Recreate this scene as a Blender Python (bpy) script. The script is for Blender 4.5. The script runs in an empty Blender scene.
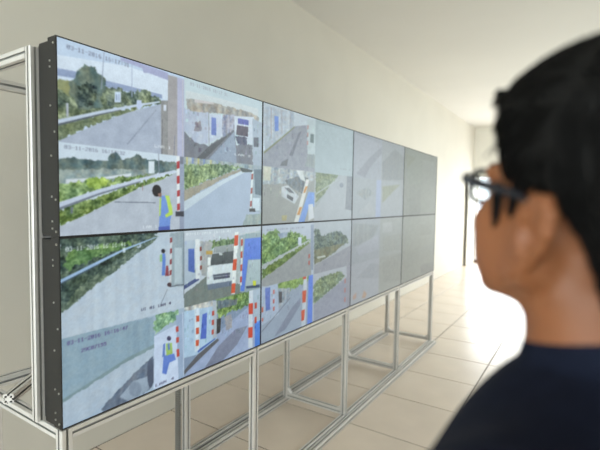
import bpy, bmesh, math, random
import numpy as np
from mathutils import Vector, Matrix
SC = bpy.context.scene
C = SC.collection
PI = math.pi

# ------------------------------------------------------------------ tuning values
L_ADDED_WIN = (98, 34)          # light at unseen right-hand windows added to brighten the room, far to near (W)
L_ADDED_BACK = 122                    # near-room fill from an unseen window added behind the viewer
L_DOOR = 120                    # daylight through the far doorway (W)
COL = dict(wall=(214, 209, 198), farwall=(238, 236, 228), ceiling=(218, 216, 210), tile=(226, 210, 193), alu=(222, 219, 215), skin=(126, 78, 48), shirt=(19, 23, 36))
SCREEN = 0.92
GAIN = {0: 1.0, 1: 0.94, 2: 0.84, 3: 0.74}   # far-column dimming put into picture colours, along with the painted oblique-view washout
HEAD_TILT = 0.13
EYE_Z = 1.715
SHOULDER_Z = 1.485
COLLAR = 0.156
PERSON_XY = (1.488, -0.2807)
PERSON_RZ = math.radians(-100)
HEAD_YAW = math.radians(-28)
GL_DZ = 0.001
FINE = True
# ------------------------------------------------------------------ camera, world, exposure
RIGHT = Vector((0.83617222, 0.54825929, 0.01509208))
UP = Vector((-0.04346911, 0.03881601, 0.99830043))
FWD = Vector((-0.54674167, 0.83540713, -0.05628921))
CAM = Vector((1.5036538, -0.79087573, 1.71040376))
cd = bpy.data.cameras.new('camera')
cam = bpy.data.objects.new('camera', cd); C.objects.link(cam)
m = Matrix((RIGHT, UP, -FWD)).transposed().to_4x4(); m.translation = CAM
cam.matrix_world = m
cd.sensor_width = 36.0; cd.lens = 436.160827 / 600 * 36
cd.clip_start = 0.02; cd.clip_end = 200
cd.dof.use_dof = True; cd.dof.focus_distance = 1.9; cd.dof.aperture_fstop = 2.1
SC.camera = cam
SC.view_settings.view_transform = 'Standard'; SC.view_settings.look = 'None'
SC.view_settings.exposure = 0.0; SC.view_settings.gamma = 1.0; SC.view_settings.use_curve_mapping = False
SC.cycles.use_denoising = True
SC.cycles.max_bounces = 8; SC.cycles.diffuse_bounces = 5; SC.cycles.sample_clamp_indirect = 6.0
SC.cycles.caustics_reflective = False; SC.cycles.caustics_refractive = False
w = bpy.data.worlds.new('daylight_sky'); SC.world = w; w.use_nodes = True
bg = w.node_tree.nodes['Background']
bg.inputs['Color'].default_value = (0.80, 0.90, 1.0, 1); bg.inputs['Strength'].default_value = 4.0

WX, RX, BY, FY, CZ = -1.24, 3.55, -2.985, 12.495, 3.85      # room shell
def area(name, loc, rot, sx, sy, power, col):
    l = bpy.data.lights.new(name, 'AREA'); l.shape = 'RECTANGLE'; l.size = sx; l.size_y = sy
    l.energy = power; l.color = col
    o = bpy.data.objects.new(name, l); C.objects.link(o); o.location = loc; o.rotation_euler = rot
    return o
# lights at the added, unseen windows, and daylight at the far doorway
ADDED_WINS = [(7.2, 11.0, 0.95, 3.1), (3.9, 7.1, 0.95, 3.1)]       # y0, y1, z0, z1
for (y0, y1, z0, z1), pw in zip(ADDED_WINS, L_ADDED_WIN):
    area('window_daylight', (RX + 0.20, (y0 + y1) / 2, (z0 + z1) / 2), (0, PI / 2, 0), z1 - z0, y1 - y0, pw, (0.97, 0.985, 1.0))
ADDED_BWIN = (-0.7, 2.7, 0.8, 2.9)                                # unseen rear window added as near-room fill: x0, x1, z0, z1
area('window_daylight', ((ADDED_BWIN[0] + ADDED_BWIN[1]) / 2, BY - 0.2, (ADDED_BWIN[2] + ADDED_BWIN[3]) / 2), (PI / 2, 0, 0), ADDED_BWIN[1] - ADDED_BWIN[0], ADDED_BWIN[3] - ADDED_BWIN[2], L_ADDED_BACK, (0.97, 0.985, 1.0))
DOOR = (-1.16, 0.9, 2.5)                                   # far doorway x0, x1, height
area('doorway_daylight', ((DOOR[0] + DOOR[1]) / 2, FY + 0.35, DOOR[2] / 2), (-PI / 2, 0, 0), DOOR[1] - DOOR[0], DOOR[2], L_DOOR, (0.98, 0.99, 1.0))

# ------------------------------------------------------------------ materials
def s2l(c):
    c = np.asarray(c, float) / 255.0
    return np.where(c <= 0.04045, c / 12.92, ((c + 0.055) / 1.055) ** 2.4)
def mat(name, col, rough=0.6, metal=0.0, var=0.06, scale=8.0, bump=0.0, bscale=60.0, spec=0.5, sss=0.0, col2=None):
    m = bpy.data.materials.new(name); m.use_nodes = True
    nt = m.node_tree; b = nt.nodes['Principled BSDF']
    c = s2l(col)
    tc = nt.nodes.new('ShaderNodeTexCoord')
    n = nt.nodes.new('ShaderNodeTexNoise'); n.inputs['Scale'].default_value = scale; n.inputs['Detail'].default_value = 5
    nt.links.new(tc.outputs['Object'], n.inputs['Vector'])
    r = nt.nodes.new('ShaderNodeValToRGB')
    a = s2l(col2) if col2 is not None else c * (1 - var)
    e = c if col2 is not None else np.minimum(c * (1 + var), 1)
    r.color_ramp.elements[0].position = 0.3; r.color_ramp.elements[1].position = 0.7
    r.color_ramp.elements[0].color = (*a, 1); r.color_ramp.elements[1].color = (*e, 1)
    nt.links.new(n.outputs['Fac'], r.inputs['Fac']); nt.links.new(r.outputs['Color'], b.inputs['Base Color'])
    b.inputs['Roughness'].default_value = rough; b.inputs['Metallic'].default_value = metal
    b.inputs['Specular IOR Level'].default_value = spec
    if sss:
        b.inputs['Subsurface Weight'].default_value = sss
        b.inputs['Subsurface Radius'].default_value = (0.012, 0.005, 0.003); b.inputs['Subsurface Scale'].default_value = 1.0
    if bump:
        n2 = nt.nodes.new('ShaderNodeTexNoise'); n2.inputs['Scale'].default_value = bscale; n2.inputs['Detail'].default_value = 4
        nt.links.new(tc.outputs['Object'], n2.inputs['Vector'])
        bp = nt.nodes.new('ShaderNodeBump'); bp.inputs['Strength'].default_value = bump; bp.inputs['Distance'].default_value = 0.01
        nt.links.new(n2.outputs['Fac'], bp.inputs['Height']); nt.links.new(bp.outputs['Normal'], b.inputs['Normal'])
    return m
M = dict(
    wall=mat('painted_plaster', COL['wall'], 0.75, var=0.03, scale=1.3, bump=0.05, bscale=90),
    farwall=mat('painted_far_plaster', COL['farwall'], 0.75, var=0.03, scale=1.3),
    ceiling=mat('white_ceiling_paint', COL['ceiling'], 0.85, var=0.02, scale=1.0),
    grout=mat('tile_grout', (92, 78, 62), 0.95),
    tile=mat('beige_floor_tile', COL['tile'], 0.26, var=0.05, scale=2.6, bump=0.02, bscale=14),
    alu=mat('anodised_aluminium', COL['alu'], 0.40, metal=0.35, var=0.04, scale=20),
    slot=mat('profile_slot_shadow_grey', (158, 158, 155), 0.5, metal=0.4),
    cap=mat('black_plastic', (26, 26, 26), 0.5),
    bezel=mat('black_powder_coated_steel', (26, 26, 25), 0.55, var=0.08, scale=30, bump=0.05, bscale=300),
    screw=mat('zinc_screw', (190, 190, 185), 0.35, metal=0.7),
    frame=mat('white_window_frame', (225, 225, 220), 0.5),
    door=mat('white_door_paint', (228, 226, 218), 0.5),
    sill=mat('dark_door_sill', (58, 52, 44), 0.5),
    ground=mat('outdoor_concrete', (190, 188, 180), 0.9),
    skin=mat('skin', COL['skin'], 0.5, var=0.08, scale=22, bump=0.02, bscale=220, spec=0.3, sss=0.25),
    lip=mat('lip_skin', (150, 84, 76), 0.45),
    hair=mat('black_hair', (12, 11, 10), 0.7, var=0.3, scale=60, spec=0.15),
    shirt=mat('navy_cotton', COL['shirt'], 0.9, var=0.15, scale=60, bump=0.15, bscale=500, spec=0.08),
    pants=mat('charcoal_cloth', (48, 48, 52), 0.9, var=0.1, scale=60),
    shoe=mat('black_leather', (24, 22, 22), 0.4),
    eye=mat('eye_white', (225, 220, 214), 0.25), iris=mat('dark_iris', (40, 24, 16), 0.2),
    rim=mat('dark_glasses_plastic', (16, 20, 30), 0.25),
)
def glass(name, tint, mixf=0.08):
    m = bpy.data.materials.new(name); m.use_nodes = True; nt = m.node_tree
    for n in list(nt.nodes): nt.nodes.remove(n)
    o = nt.nodes.new('ShaderNodeOutputMaterial'); mx = nt.nodes.new('ShaderNodeMixShader')
    t = nt.nodes.new('ShaderNodeBsdfTransparent'); g = nt.nodes.new('ShaderNodeBsdfGlossy')
    t.inputs['Color'].default_value = (*tint, 1); g.inputs['Roughness'].default_value = 0.02
    lw = nt.nodes.new('ShaderNodeLayerWeight'); lw.inputs['Blend'].default_value = 0.25
    pw = nt.nodes.new('ShaderNodeMath'); pw.operation = 'MULTIPLY_ADD'; pw.inputs[1].default_value = 0.35; pw.inputs[2].default_value = 0.03
    nt.links.new(lw.outputs['Facing'], pw.inputs[0]); nt.links.new(pw.outputs[0], mx.inputs[0]); nt.links.new(t.outputs[0], mx.inputs[1]); nt.links.new(g.outputs[0], mx.inputs[2])
    nt.links.new(mx.outputs[0], o.inputs['Surface'])
    return m
M['glass'] = glass('clear_glass', (0.95, 0.98, 0.97)); M['lens'] = glass('spectacle_lens', (0.86, 0.88, 0.86))
def screen_mat():
    m = bpy.data.materials.new('lit_display_panel'); m.use_nodes = True; nt = m.node_tree; b = nt.nodes['Principled BSDF']
    a = nt.nodes.new('ShaderNodeAttribute'); a.attribute_name = 'picture'
    b.inputs['Base Color'].default_value = (0.012, 0.012, 0.013, 1); b.inputs['Roughness'].default_value = 0.32
    b.inputs['Specular IOR Level'].default_value = 0.3
    nt.links.new(a.outputs['Color'], b.inputs['Emission Color']); b.inputs['Emission Strength'].default_value = SCREEN
    return m
M['screen'] = screen_mat()

# ------------------------------------------------------------------ helpers
def tag(o, label=None, cat=None, group=None, kind=None):
    if label: o['label'] = label
    if cat: o['category'] = cat
    if group: o['group'] = group
    if kind: o['kind'] = kind
    return o
def empty(name, loc=(0, 0, 0), rz=0.0, parent=None):
    o = bpy.data.objects.new(name, None); C.objects.link(o); o.location = loc; o.rotation_euler = (0, 0, rz)
    o.empty_display_size = 0.1
    if parent: o.parent = parent
    return o
def obj(name, me, m=None, parent=None, loc=(0, 0, 0)):
    if isinstance(me, bmesh.types.BMesh):
        b = me; me = bpy.data.meshes.new(name); b.normal_update(); b.to_mesh(me); b.free()
    if m is not None and not me.materials: me.materials.append(m)
    o = bpy.data.objects.new(name, me); C.objects.link(o); o.location = loc
    if parent: o.parent = parent
    return o
def box(bm, a, b):
    r = bmesh.ops.create_cube(bm, size=1.0)['verts']
    for v in r:
        v.co = Vector([(a[i] + b[i]) / 2 + v.co[i] * (b[i] - a[i]) for i in range(3)])
    return r
def bbox(a, b, bev=0.0, seg=1):
    bm = bmesh.new(); box(bm, a, b)
    if bev: bmesh.ops.bevel(bm, geom=bm.edges[:], offset=bev, segments=seg, affect='EDGES', profile=0.5)
    return bm
def tube(bm, pts, r, seg=8):
    """round tube along points; r a number or list"""
    pts = [Vector(p) for p in pts]; rs = r if isinstance(r, (list, tuple)) else [r] * len(pts)
    rings = []
    for i, p in enumerate(pts):
        d = (pts[min(i + 1, len(pts) - 1)] - pts[max(i - 1, 0)]).normalized()
        a = d.orthogonal().normalized() if i == 0 else (a - d * a.dot(d)).normalized()
        c = d.cross(a)
        rings.append([bm.verts.new(p + (a * math.cos(t * 2 * PI / seg) + c * math.sin(t * 2 * PI / seg)) * rs[i]) for t in range(seg)])
    for A, B in zip(rings, rings[1:]):
        for k in range(seg): bm.faces.new((A[k], A[(k + 1) % seg], B[(k + 1) % seg], B[k]))
    bm.faces.new(rings[0][::-1]); bm.faces.new(rings[-1])
def smooth(o):
    o.data.polygons.foreach_set('use_smooth', [True] * len(o.data.polygons)); return o

# camera pictures shown by the monitors: (column, row, left/right, lower/upper), base colour, drawing operations
FEEDS = [
    ((0, 1, 0, 1), (195, 212, 240), [('p',(215,226,246),(-1,909,244,958,420,949,419,820,216,831,-2,830),0,6),('p',(148,164,202),(-1,844,54,851,147,845,290,847,392,846,392,822,290,818,147,808,54,815,-2,807),0,6),('p',(208,220,242),(-2,807,46,809,46,796,-2,793),0,6),('p',(150,155,112),(-2,793,46,794,45,698,-3,648),18,6),('p',(112,128,108),(-3,728,38,731,91,791,181,812,243,812,310,845,355,827,387,823,387,792,290,751,130,662,-4,557),40,3),('p',(96,116,112),(53,701,38,740,42,788,60,823,63,855,92,898,122,903,131,876,157,864,160,798,140,747,151,695,67,660),38,3),('p',(66,84,78),(60,715,68,777,99,812,135,801,130,726,122,692,67,676),40,3),('p',(104,120,108),(164,777,185,817,216,822,243,782,243,736,163,699),35,3),('p',(116,130,100),(-4,563,130,658,381,790,242,694,129,600,36,518,-5,477),25,3),('p',(172,182,206),(18,499,129,600,242,694,387,788,386,352,-7,315,-5,477),8,6),('l',(152,160,184),(365,746,241,512),1.4),('l',(150,158,180),(103,326,241,419,386,439),1.4),('p',(196,208,232),(-4,587,130,669,290,759,381,804,381,795,290,744,130,652,-4,566),0,6),('p',(95,105,120),(-4,566,130,652,215,702,215,698,130,644,-4,555),0,6),('l',(150,160,188),(156,995,145,793),0.7),('l',(165,178,210),(262,979,261,788),1.0),('p',(205,220,246),(194,795,217,803,217,744,193,736),0,6),('l',(130,150,190),(201,785,201,749),1.0),('l',(130,150,190),(210,788,210,752),0.7),('p',(196,208,242),(280,777,301,784,300,732,280,726),0,6),('p',(186,190,212),(28,681,34,683,34,613,27,611),0,6),('p',(172,176,216),(217,1004,420,992,420,946,330,955,310,947,305,971,217,979),0,6),('p',(150,150,154),(387,809,425,821,424,327,386,324),9,4),('p',(170,166,172),(420,980,468,982,468,330,419,326),6,6),('p',(182,184,216),(465,981,530,984,531,335,464,330),5,6),('l',(118,116,128),(394,698,389,439),1.0),('l',(126,128,150),(453,611,447,447),1.0),('p',(210,215,235),(398,787,412,791,411,753,398,749),0,6),('l',(205,200,205),(492,977,492,393),1.0),('t',(225,228,240),(357,517,436,516),3,'LAN 1'),('t',(118,124,152),(32,947,253,962),3.6,'03-11-2016 16:17:31')]),
    ((0, 1, 0, 0), (205, 218, 236), [('p',(104,124,124),(-1,390,46,406,94,400,162,408,180,445,197,463,217,423,256,440,281,463,322,435,371,437,464,439,464,388,359,351,-2,295),40,3),('p',(150,166,168),(-1,337,162,364,359,376,359,339,170,289,-2,240),40,3),('p',(212,218,230),(22,293,135,311,255,347,255,330,22,270),0,6),('p',(132,160,98),(-2,268,93,290,255,326,348,350,255,299,134,240,-3,161),45,3),('p',(150,180,80),(85,302,148,314,170,289,135,253,92,251),30,3),('p',(106,132,72),(-3,137,134,214,348,326,454,366,404,320,305,265,91,106,-4,48),45,3),('p',(182,190,208),(-4,48,91,113,188,188,305,274,404,328,466,377,495,-310,-7,-195),8,6),('p',(196,206,230),(-3,173,135,249,295,322,452,388,452,372,295,305,134,227,-3,146),0,6),('p',(120,130,150),(-3,146,134,227,295,305,295,297,134,216,-3,132),0,6),('p',(110,120,140),(36,151,44,151,43,117,36,117),0,6),('p',(218,228,242),(329,427,355,431,355,357,329,354),0,6),('l',(140,150,170),(374,512,377,356),1.1),('l',(120,128,146),(189,178,361,175),1.1),('l',(160,120,130),(303,284,303,247),0.7),('p',(150,160,188),(476,499,566,513,567,-326,476,-305),0,6),('p',(120,125,145),(479,476,496,478,496,431,479,429),0,6),('p',(225,228,236),(461,497,476,499,478,104,464,104),0,6),('p',(188,58,62),(462,442,476,449,477,402,462,395),0,6),('p',(188,58,62),(462,348,477,354,477,304,463,298),0,6),('p',(188,58,62),(463,254,478,260,478,220,463,215),0,6),('p',(188,58,62),(463,167,478,172,478,129,463,125),0,6),('p',(60,62,76),(456,119,499,118,499,85,456,87),0,6),('p',(112,150,228),(381,217,418,225,435,175,439,113,430,63,427,-12,376,-7,378,130),0,6),('p',(190,222,92),(404,221,423,222,439,144,442,100,409,80,404,98,423,116,413,183),0,6),('p',(190,222,92),(379,198,387,213,383,91,377,92),0,6),('p',(44,40,46),(387,251,384,232,376,218,366,212,355,217,348,231,345,249,348,268,355,282,366,287,376,283,384,270),0,6),('p',(150,110,100),(370,232,388,239,388,212,375,211),0,6),('p',(80,100,190),(374,24,427,26,430,-31,374,-25),0,6),('t',(225,230,242),(305,17,370,18),3,'LAN 1'),('t',(128,134,160),(20,446,234,448),3.4,'03-11-2016 16:17:32')]),
    ((0, 0, 0, 1), (182, 196, 214), [('p',(68,90,82),(-4,1016,381,1010,223,853,114,752,-9,595),35,4),('p',(104,142,84),(19,926,115,945,253,960,253,934,177,909,98,868,18,832),30,4),('p',(96,116,104),(-8,638,64,738,176,834,358,981,381,979,325,917,204,803,63,671,-9,597),30,3),('p',(182,196,216),(-9,597,63,671,131,741,214,812,273,876,336,926,381,979,567,995,568,146,-10,419),10,20),('p',(156,186,226),(-5,786,132,867,224,918,358,972,369,971,224,905,132,849,-5,768),0,6),('p',(70,90,110),(-5,768,132,849,132,842,-6,759),0,6),('p',(200,215,235),(220,924,231,922,231,894,220,896),0,6),('p',(152,168,182),(430,990,567,995,568,599,427,644),14,4),('p',(176,192,206),(451,893,488,888,488,645,451,654),8,6),('l',(92,100,112),(499,984,499,544),1.1),('p',(200,205,215),(430,967,439,966,434,650,424,653),0,6),('p',(150,64,72),(429,959,439,962,439,931,429,927),0,6),('p',(150,64,72),(428,888,438,892,437,860,428,857),0,6),('p',(150,64,72),(427,818,437,821,436,789,427,786),0,6),('p',(150,64,72),(426,747,436,750,435,718,425,716),0,6),('l',(88,96,112),(427,641,514,638),1.1),('p',(80,60,70),(435,653,434,646,430,642,424,642,419,645,415,651,414,659,415,665,419,670,424,670,430,667,434,661),0,6),('l',(140,150,170),(380,532,415,628),1.1),('p',(96,134,216),(383,859,404,864,407,821,403,721,388,724,391,809,380,823),0,6),('p',(150,196,140),(379,857,390,860,390,812,379,814),0,6),('p',(40,40,50),(405,878,403,871,400,866,395,865,391,868,387,873,386,880,387,887,391,892,395,893,400,890,403,885),0,6),('p',(150,66,80),(409,782,419,780,423,713,404,717),0,6),('t',(232,238,250),(19,933,235,930),3.8,'03-11-2016 16:16:41'),('t',(52,52,84),(294,527,435,521),3,'VT 01 LAN 4')]),
    ((0, 0, 0, 0), (160, 180, 206), [('p',(138,164,186),(-1,489,145,484,346,469,354,277,236,251,-1,147),10,25),('p',(126,150,160),(-4,156,144,222,237,267,352,295,352,270,236,243,-1,135),8,6),('p',(172,188,210),(-5,138,236,243,352,275,349,212,281,172,157,53,94,11,-3,7),10,6),('p',(104,118,142),(132,15,157,53,281,172,349,225,353,56,327,13,246,-4,142,-6),22,4),('p',(150,166,190),(203,47,258,111,327,105,327,21,246,-12),0,6),('p',(82,94,120),(350,109,348,63,342,32,334,24,326,41,321,78,319,127,321,172,327,204,334,212,342,196,348,158),0,6),('p',(132,148,172),(294,41,290,18,280,6,266,8,253,23,243,47,240,73,244,95,253,107,267,106,280,92,290,68),0,6),('p',(138,178,138),(355,479,468,484,468,411,415,389,354,358),35,4),('p',(194,208,238),(352,346,468,382,510,188,510,-18,348,8),8,6),('p',(152,172,206),(457,443,646,434,647,-92,471,-7),8,6),('p',(196,76,70),(457,364,470,364,471,328,458,328),0,6),('p',(196,76,70),(458,292,472,291,473,255,459,256),0,6),('p',(196,76,70),(460,211,474,210,475,159,461,160),0,6),('l',(190,205,230),(492,449,499,1),1.2),('p',(92,126,214),(396,202,449,189,457,144,424,140,409,69,389,88),0,6),('p',(100,130,205),(394,276,404,280,402,195,389,192),0,6),('p',(158,196,104),(407,276,437,266,440,194,409,193),0,6),('p',(100,130,200),(415,270,425,269,428,226,417,227),0,6),('p',(78,78,112),(433,297,432,290,428,286,422,286,417,291,413,298,412,306,413,314,417,318,423,318,428,313,432,306),0,6),('t',(80,62,128),(18,442,240,434),3.6,'03-11-2016 16:16:47'),('t',(80,62,128),(65,380,156,377),3.4,'29C07155'),('t',(70,70,110),(357,17,451,15),3,'LAN 4')]),
    ((0, 1, 1, 1), (196, 212, 224), [('p',(206,214,222),(508,915,677,926,968,933,969,870,688,880,508,847),0,6),('p',(172,168,164),(510,870,699,884,915,886,969,868,969,829,699,821,517,775),35,4),('p',(206,200,205),(555,874,666,886,666,874,555,850),0,6),('p',(182,192,216),(497,798,555,789,635,808,635,581,553,585,497,660),10,8),('p',(150,146,160),(555,724,594,734,594,666,555,657),25,3),('p',(196,206,228),(635,797,717,811,717,659,635,593),0,6),('p',(116,136,206),(651,780,680,781,681,657,651,658),0,6),('p',(162,166,190),(717,814,802,838,797,712,717,626),40,3),('p',(204,214,232),(796,828,936,859,930,631,797,718),0,6),('p',(108,118,192),(820,819,897,823,897,783,821,777),0,6),('p',(106,100,116),(815,765,895,771,893,693,809,692),0,6),('p',(96,102,128),(805,687,890,683,881,613,818,628),20,3),('p',(170,184,204),(926,845,1011,825,1016,337,930,331),0,6),('p',(112,118,134),(935,698,973,706,974,630,936,623),0,6),('p',(124,128,142),(489,659,555,589,635,578,797,725,809,616,925,637,933,331,489,302),10,6),('p',(150,164,188),(636,485,800,717,814,484,757,424),0,6),('p',(100,104,112),(508,397,635,571,779,701,646,523,546,401),0,6),('p',(90,96,110),(939,451,1015,460,1016,395,939,388),0,6),('l',(130,130,140),(635,808,638,577),0.8),('t',(225,230,238),(801,535,918,536),2.6,'LAN 2'),('t',(160,166,184),(531,949,754,968),3,'03-11-2016 16:17:31')]),
    ((0, 1, 1, 0), (166, 182, 208), [('p',(160,174,180),(492,506,817,502,1013,514,1014,453,817,438,492,352),40,3),('p',(196,190,130),(511,484,520,485,520,428,511,427),0,6),('p',(130,150,200),(541,486,551,486,551,431,541,430),0,6),('p',(190,186,130),(572,488,582,488,582,434,572,433),0,6),('p',(130,150,196),(604,489,614,489,614,437,604,436),0,6),('p',(190,190,140),(643,491,653,491,653,441,643,440),0,6),('p',(140,160,190),(682,493,693,493,693,445,682,444),0,6),('p',(128,152,108),(492,420,718,461,857,453,660,345,492,254),40,3),('p',(162,156,142),(492,254,660,345,841,442,844,423,695,334,492,180),12,6),('p',(194,208,224),(492,180,695,323,850,426,891,428,718,309,492,112),0,6),('p',(152,168,184),(933,496,1029,509,1033,90,915,112),12,4),('p',(104,124,140),(940,445,1029,455,1032,230,951,248),0,6),('p',(196,212,226),(931,217,986,218,987,114,932,115),0,6),('p',(214,222,228),(922,428,936,429,924,123,910,123),0,6),('p',(168,92,84),(921,406,935,411,933,367,919,361),0,6),('p',(168,92,84),(917,294,931,299,929,254,915,249),0,6),('p',(168,92,84),(913,190,927,195,925,150,911,145),0,6),('p',(84,92,92),(837,448,860,447,929,438,929,423,857,414,844,426),0,6),('p',(70,72,74),(907,133,950,133,955,105,908,107),0,6),('p',(148,164,166),(887,83,1033,97,1034,-28,860,-1),20,4)]),
    ((0, 0, 1, 1), (188, 198, 214), [('p',(112,140,96),(633,910,708,918,808,914,808,835,639,852),30,3),('p',(116,128,128),(492,513,492,564,622,660,784,580,1040,485,1042,276,492,462),12,6),('p',(172,188,208),(492,929,565,933,574,671,492,599),0,6),('p',(78,108,190),(522,875,554,873,557,704,522,724),0,6),('p',(74,90,140),(492,627,574,671,584,649,492,599),0,6),('p',(168,174,180),(586,921,661,907,645,662,595,673),20,4),('p',(216,222,230),(559,936,584,934,586,658,563,658),0,6),('p',(136,60,52),(586,879,597,881,597,852,586,850),0,6),('p',(136,60,52),(587,813,597,815,598,786,587,784),0,6),('p',(136,60,52),(587,747,598,749,598,720,587,718),0,6),('p',(192,160,84),(622,847,661,842,662,815,622,821),0,6),('p',(150,160,166),(671,868,805,876,806,814,665,825),0,6),('p',(84,94,100),(659,818,806,821,806,726,645,736),0,6),('p',(190,200,205),(702,819,723,816,723,799,703,803),0,6),('p',(202,214,224),(641,737,806,728,807,560,642,568,626,612,628,697),0,6),('p',(82,92,112),(664,667,776,660,773,620,669,628),0,6),('l',(170,180,195),(669,650,773,640),0.9),('p',(220,228,234),(630,728,662,726,662,665,635,657),0,6),('p',(106,122,146),(630,604,797,594,797,555,635,563),0,6),('p',(226,232,236),(632,799,650,796,650,738,632,741),0,6),('p',(148,168,180),(834,933,1034,969,1041,373,843,492),0,6),('p',(88,128,226),(877,906,1035,905,1037,718,901,735,875,489,847,496),0,6),('p',(166,186,196),(906,728,1037,718,1039,493,886,522),0,6),('p',(60,80,110),(886,525,993,513,993,488,891,505),0,6),('p',(206,216,60),(939,557,963,551,963,511,940,517),0,6),('l',(190,200,205),(782,945,1035,953),1.1),('p',(168,180,186),(811,835,841,830,836,567,812,558),0,6),('p',(205,212,220),(849,917,862,916,857,540,843,543),0,6),('p',(196,84,70),(848,903,862,906,861,854,848,852),0,6),('p',(196,84,70),(847,808,860,810,860,759,846,756),0,6),('p',(196,84,70),(845,705,859,707,858,655,845,654),0,6),('p',(196,84,70),(844,610,858,611,857,567,843,565),0,6),('p',(222,228,232),(805,965,831,963,808,484,782,491),0,6),('p',(220,86,54),(803,939,830,941,826,860,800,859),0,6),('p',(220,86,54),(795,756,821,756,816,670,790,671),0,6),('p',(220,86,54),(786,571,812,569,808,494,782,497),0,6),('t',(225,230,240),(511,964,782,967),3,'03-11-2016 16:16:41')]),
    ((0, 0, 1, 0), (126, 146, 178), [('p',(188,188,188),(492,500,663,486,663,417,492,455),45,3),('p',(112,146,88),(680,495,1040,485,1041,388,921,370,785,355,693,324),40,3),('p',(100,118,130),(688,472,824,445,824,401,692,401),30,3),('p',(150,166,204),(492,-14,574,134,699,230,825,305,921,362,1041,356,1048,-329),8,6),('p',(122,130,158),(607,-11,699,124,812,206,901,201,826,81,724,-2),0,6),('p',(166,194,224),(492,455,651,438,686,438,687,183,569,123,492,135),8,6),('p',(78,108,204),(602,397,629,402,625,215,590,225),0,6),('p',(66,100,186),(574,152,681,195,681,186,577,133),0,6),('p',(200,214,232),(557,455,585,451,585,152,559,145),0,6),('p',(206,84,54),(566,399,583,397,583,355,566,357),0,6),('p',(206,84,54),(565,315,582,312,582,267,565,270),0,6),('p',(206,84,54),(564,228,582,225,581,182,564,186),0,6),('p',(172,182,196),(663,473,688,472,689,199,664,193),0,6),('p',(190,80,70),(659,402,673,402,673,366,659,367),0,6),('p',(190,80,70),(658,336,672,335,672,297,658,298),0,6),('p',(190,80,70),(657,265,671,264,671,228,657,229),0,6),('p',(58,60,64),(689,332,717,329,711,225,689,220),0,6),('p',(160,160,170),(741,334,785,333,792,229,748,224),20,3),('p',(92,94,104),(492,38,574,121,693,186,705,167,585,82,502,20),0,6),('p',(164,182,204),(937,496,1040,485,1043,178,948,198),0,6),('p',(70,128,224),(957,207,1042,211,1045,-33,959,-10),0,6),('p',(196,80,66),(955,370,973,369,973,319,955,321),0,6),('p',(196,80,66),(954,251,972,249,972,197,954,199),0,6),('p',(196,206,222),(910,503,941,495,940,-1,908,14),0,6),('p',(212,70,48),(909,378,941,373,941,283,909,290),0,6),('p',(212,70,48),(908,183,940,175,940,88,908,97),0,6),('p',(226,78,40),(784,536,810,535,810,489,787,489),0,6)]),
    ((1, 1, 0, 1), (196, 206, 220), [('p',(184,194,210),(5,970,275,995,278,805,8,590),28,4),('p',(112,146,228),(94,915,130,918,132,797,100,784),0,6),('l',(168,146,150),(67,976,70,717),1.2),('l',(168,150,155),(159,976,161,779),1.0),('l',(168,150,155),(238,970,240,840),0.8),('p',(170,182,200),(21,707,69,703,69,662,22,613),0,6),('p',(150,154,170),(9,581,147,726,282,872,403,912,418,646,528,648,531,473,-3,461),8,6),('p',(118,122,138),(322,822,352,848,304,721,265,603,233,602),0,6),('p',(106,110,120),(165,537,225,575,211,507,150,500),0,6),('p',(140,144,112),(8,597,147,736,278,871,285,865,147,719,9,578),0,6),('p',(190,204,212),(405,971,530,989,537,649,418,646),8,6),('p',(104,124,130),(446,839,484,844,482,758,442,760),0,6),('p',(150,160,165),(419,642,537,652,540,523,392,522),14,6),('p',(190,140,140),(409,911,424,919,423,880,409,872),0,6),('p',(190,140,140),(409,841,423,849,423,810,409,803),0,6),('p',(190,140,140),(408,764,422,772,422,733,408,725),0,6)]),
    ((1, 1, 1, 1), (166, 182, 192), [('p',(172,188,198),(531,957,1020,988,1026,785,535,749),0,6),('t',(140,150,160),(825,541,970,542),3,'LAN 3')]),
    ((1, 1, 0, 0), (150, 152, 150), [('p',(164,174,184),(0,509,527,544,530,406,338,367,1,329),45,3),('p',(204,204,186),(7,490,75,498,68,367,8,363),0,6),('p',(104,114,124),(191,377,319,422,430,415,422,347,376,262,233,328),40,3),('p',(196,202,212),(165,319,225,338,333,241,291,170,166,236),0,6),('p',(92,98,108),(192,315,237,314,289,265,238,273),0,6),('p',(60,64,72),(218,257,278,226,270,194,215,225),0,6),('p',(212,216,220),(300,484,358,491,402,379,346,400),0,6),('p',(104,148,228),(433,287,512,283,505,145,436,128,382,-38,319,-34),0,6),('p',(204,208,218),(435,165,486,171,501,32,438,9),0,6),('p',(218,218,216),(408,405,442,407,326,-18,283,-15),0,6),('p',(212,140,60),(399,337,424,339,399,276,376,275),0,6),('p',(212,140,60),(342,142,367,142,343,67,314,68),0,6),('p',(170,160,110),(171,69,220,68,213,21,172,23),0,6)]),
    ((1, 1, 1, 0), (166, 172, 182), [('p',(122,138,104),(508,504,833,509,705,382,515,153),25,4),('l',(176,184,188),(513,266,798,436),1.9),('p',(150,160,165),(514,179,639,288,515,127),0,6),('p',(128,138,154),(871,378,868,364,857,354,842,349,827,352,816,361,812,374,815,388,826,398,840,403,856,400,867,391),0,6),('p',(128,134,146),(917,504,1143,511,1158,67,902,113),8,6)]),
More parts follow.
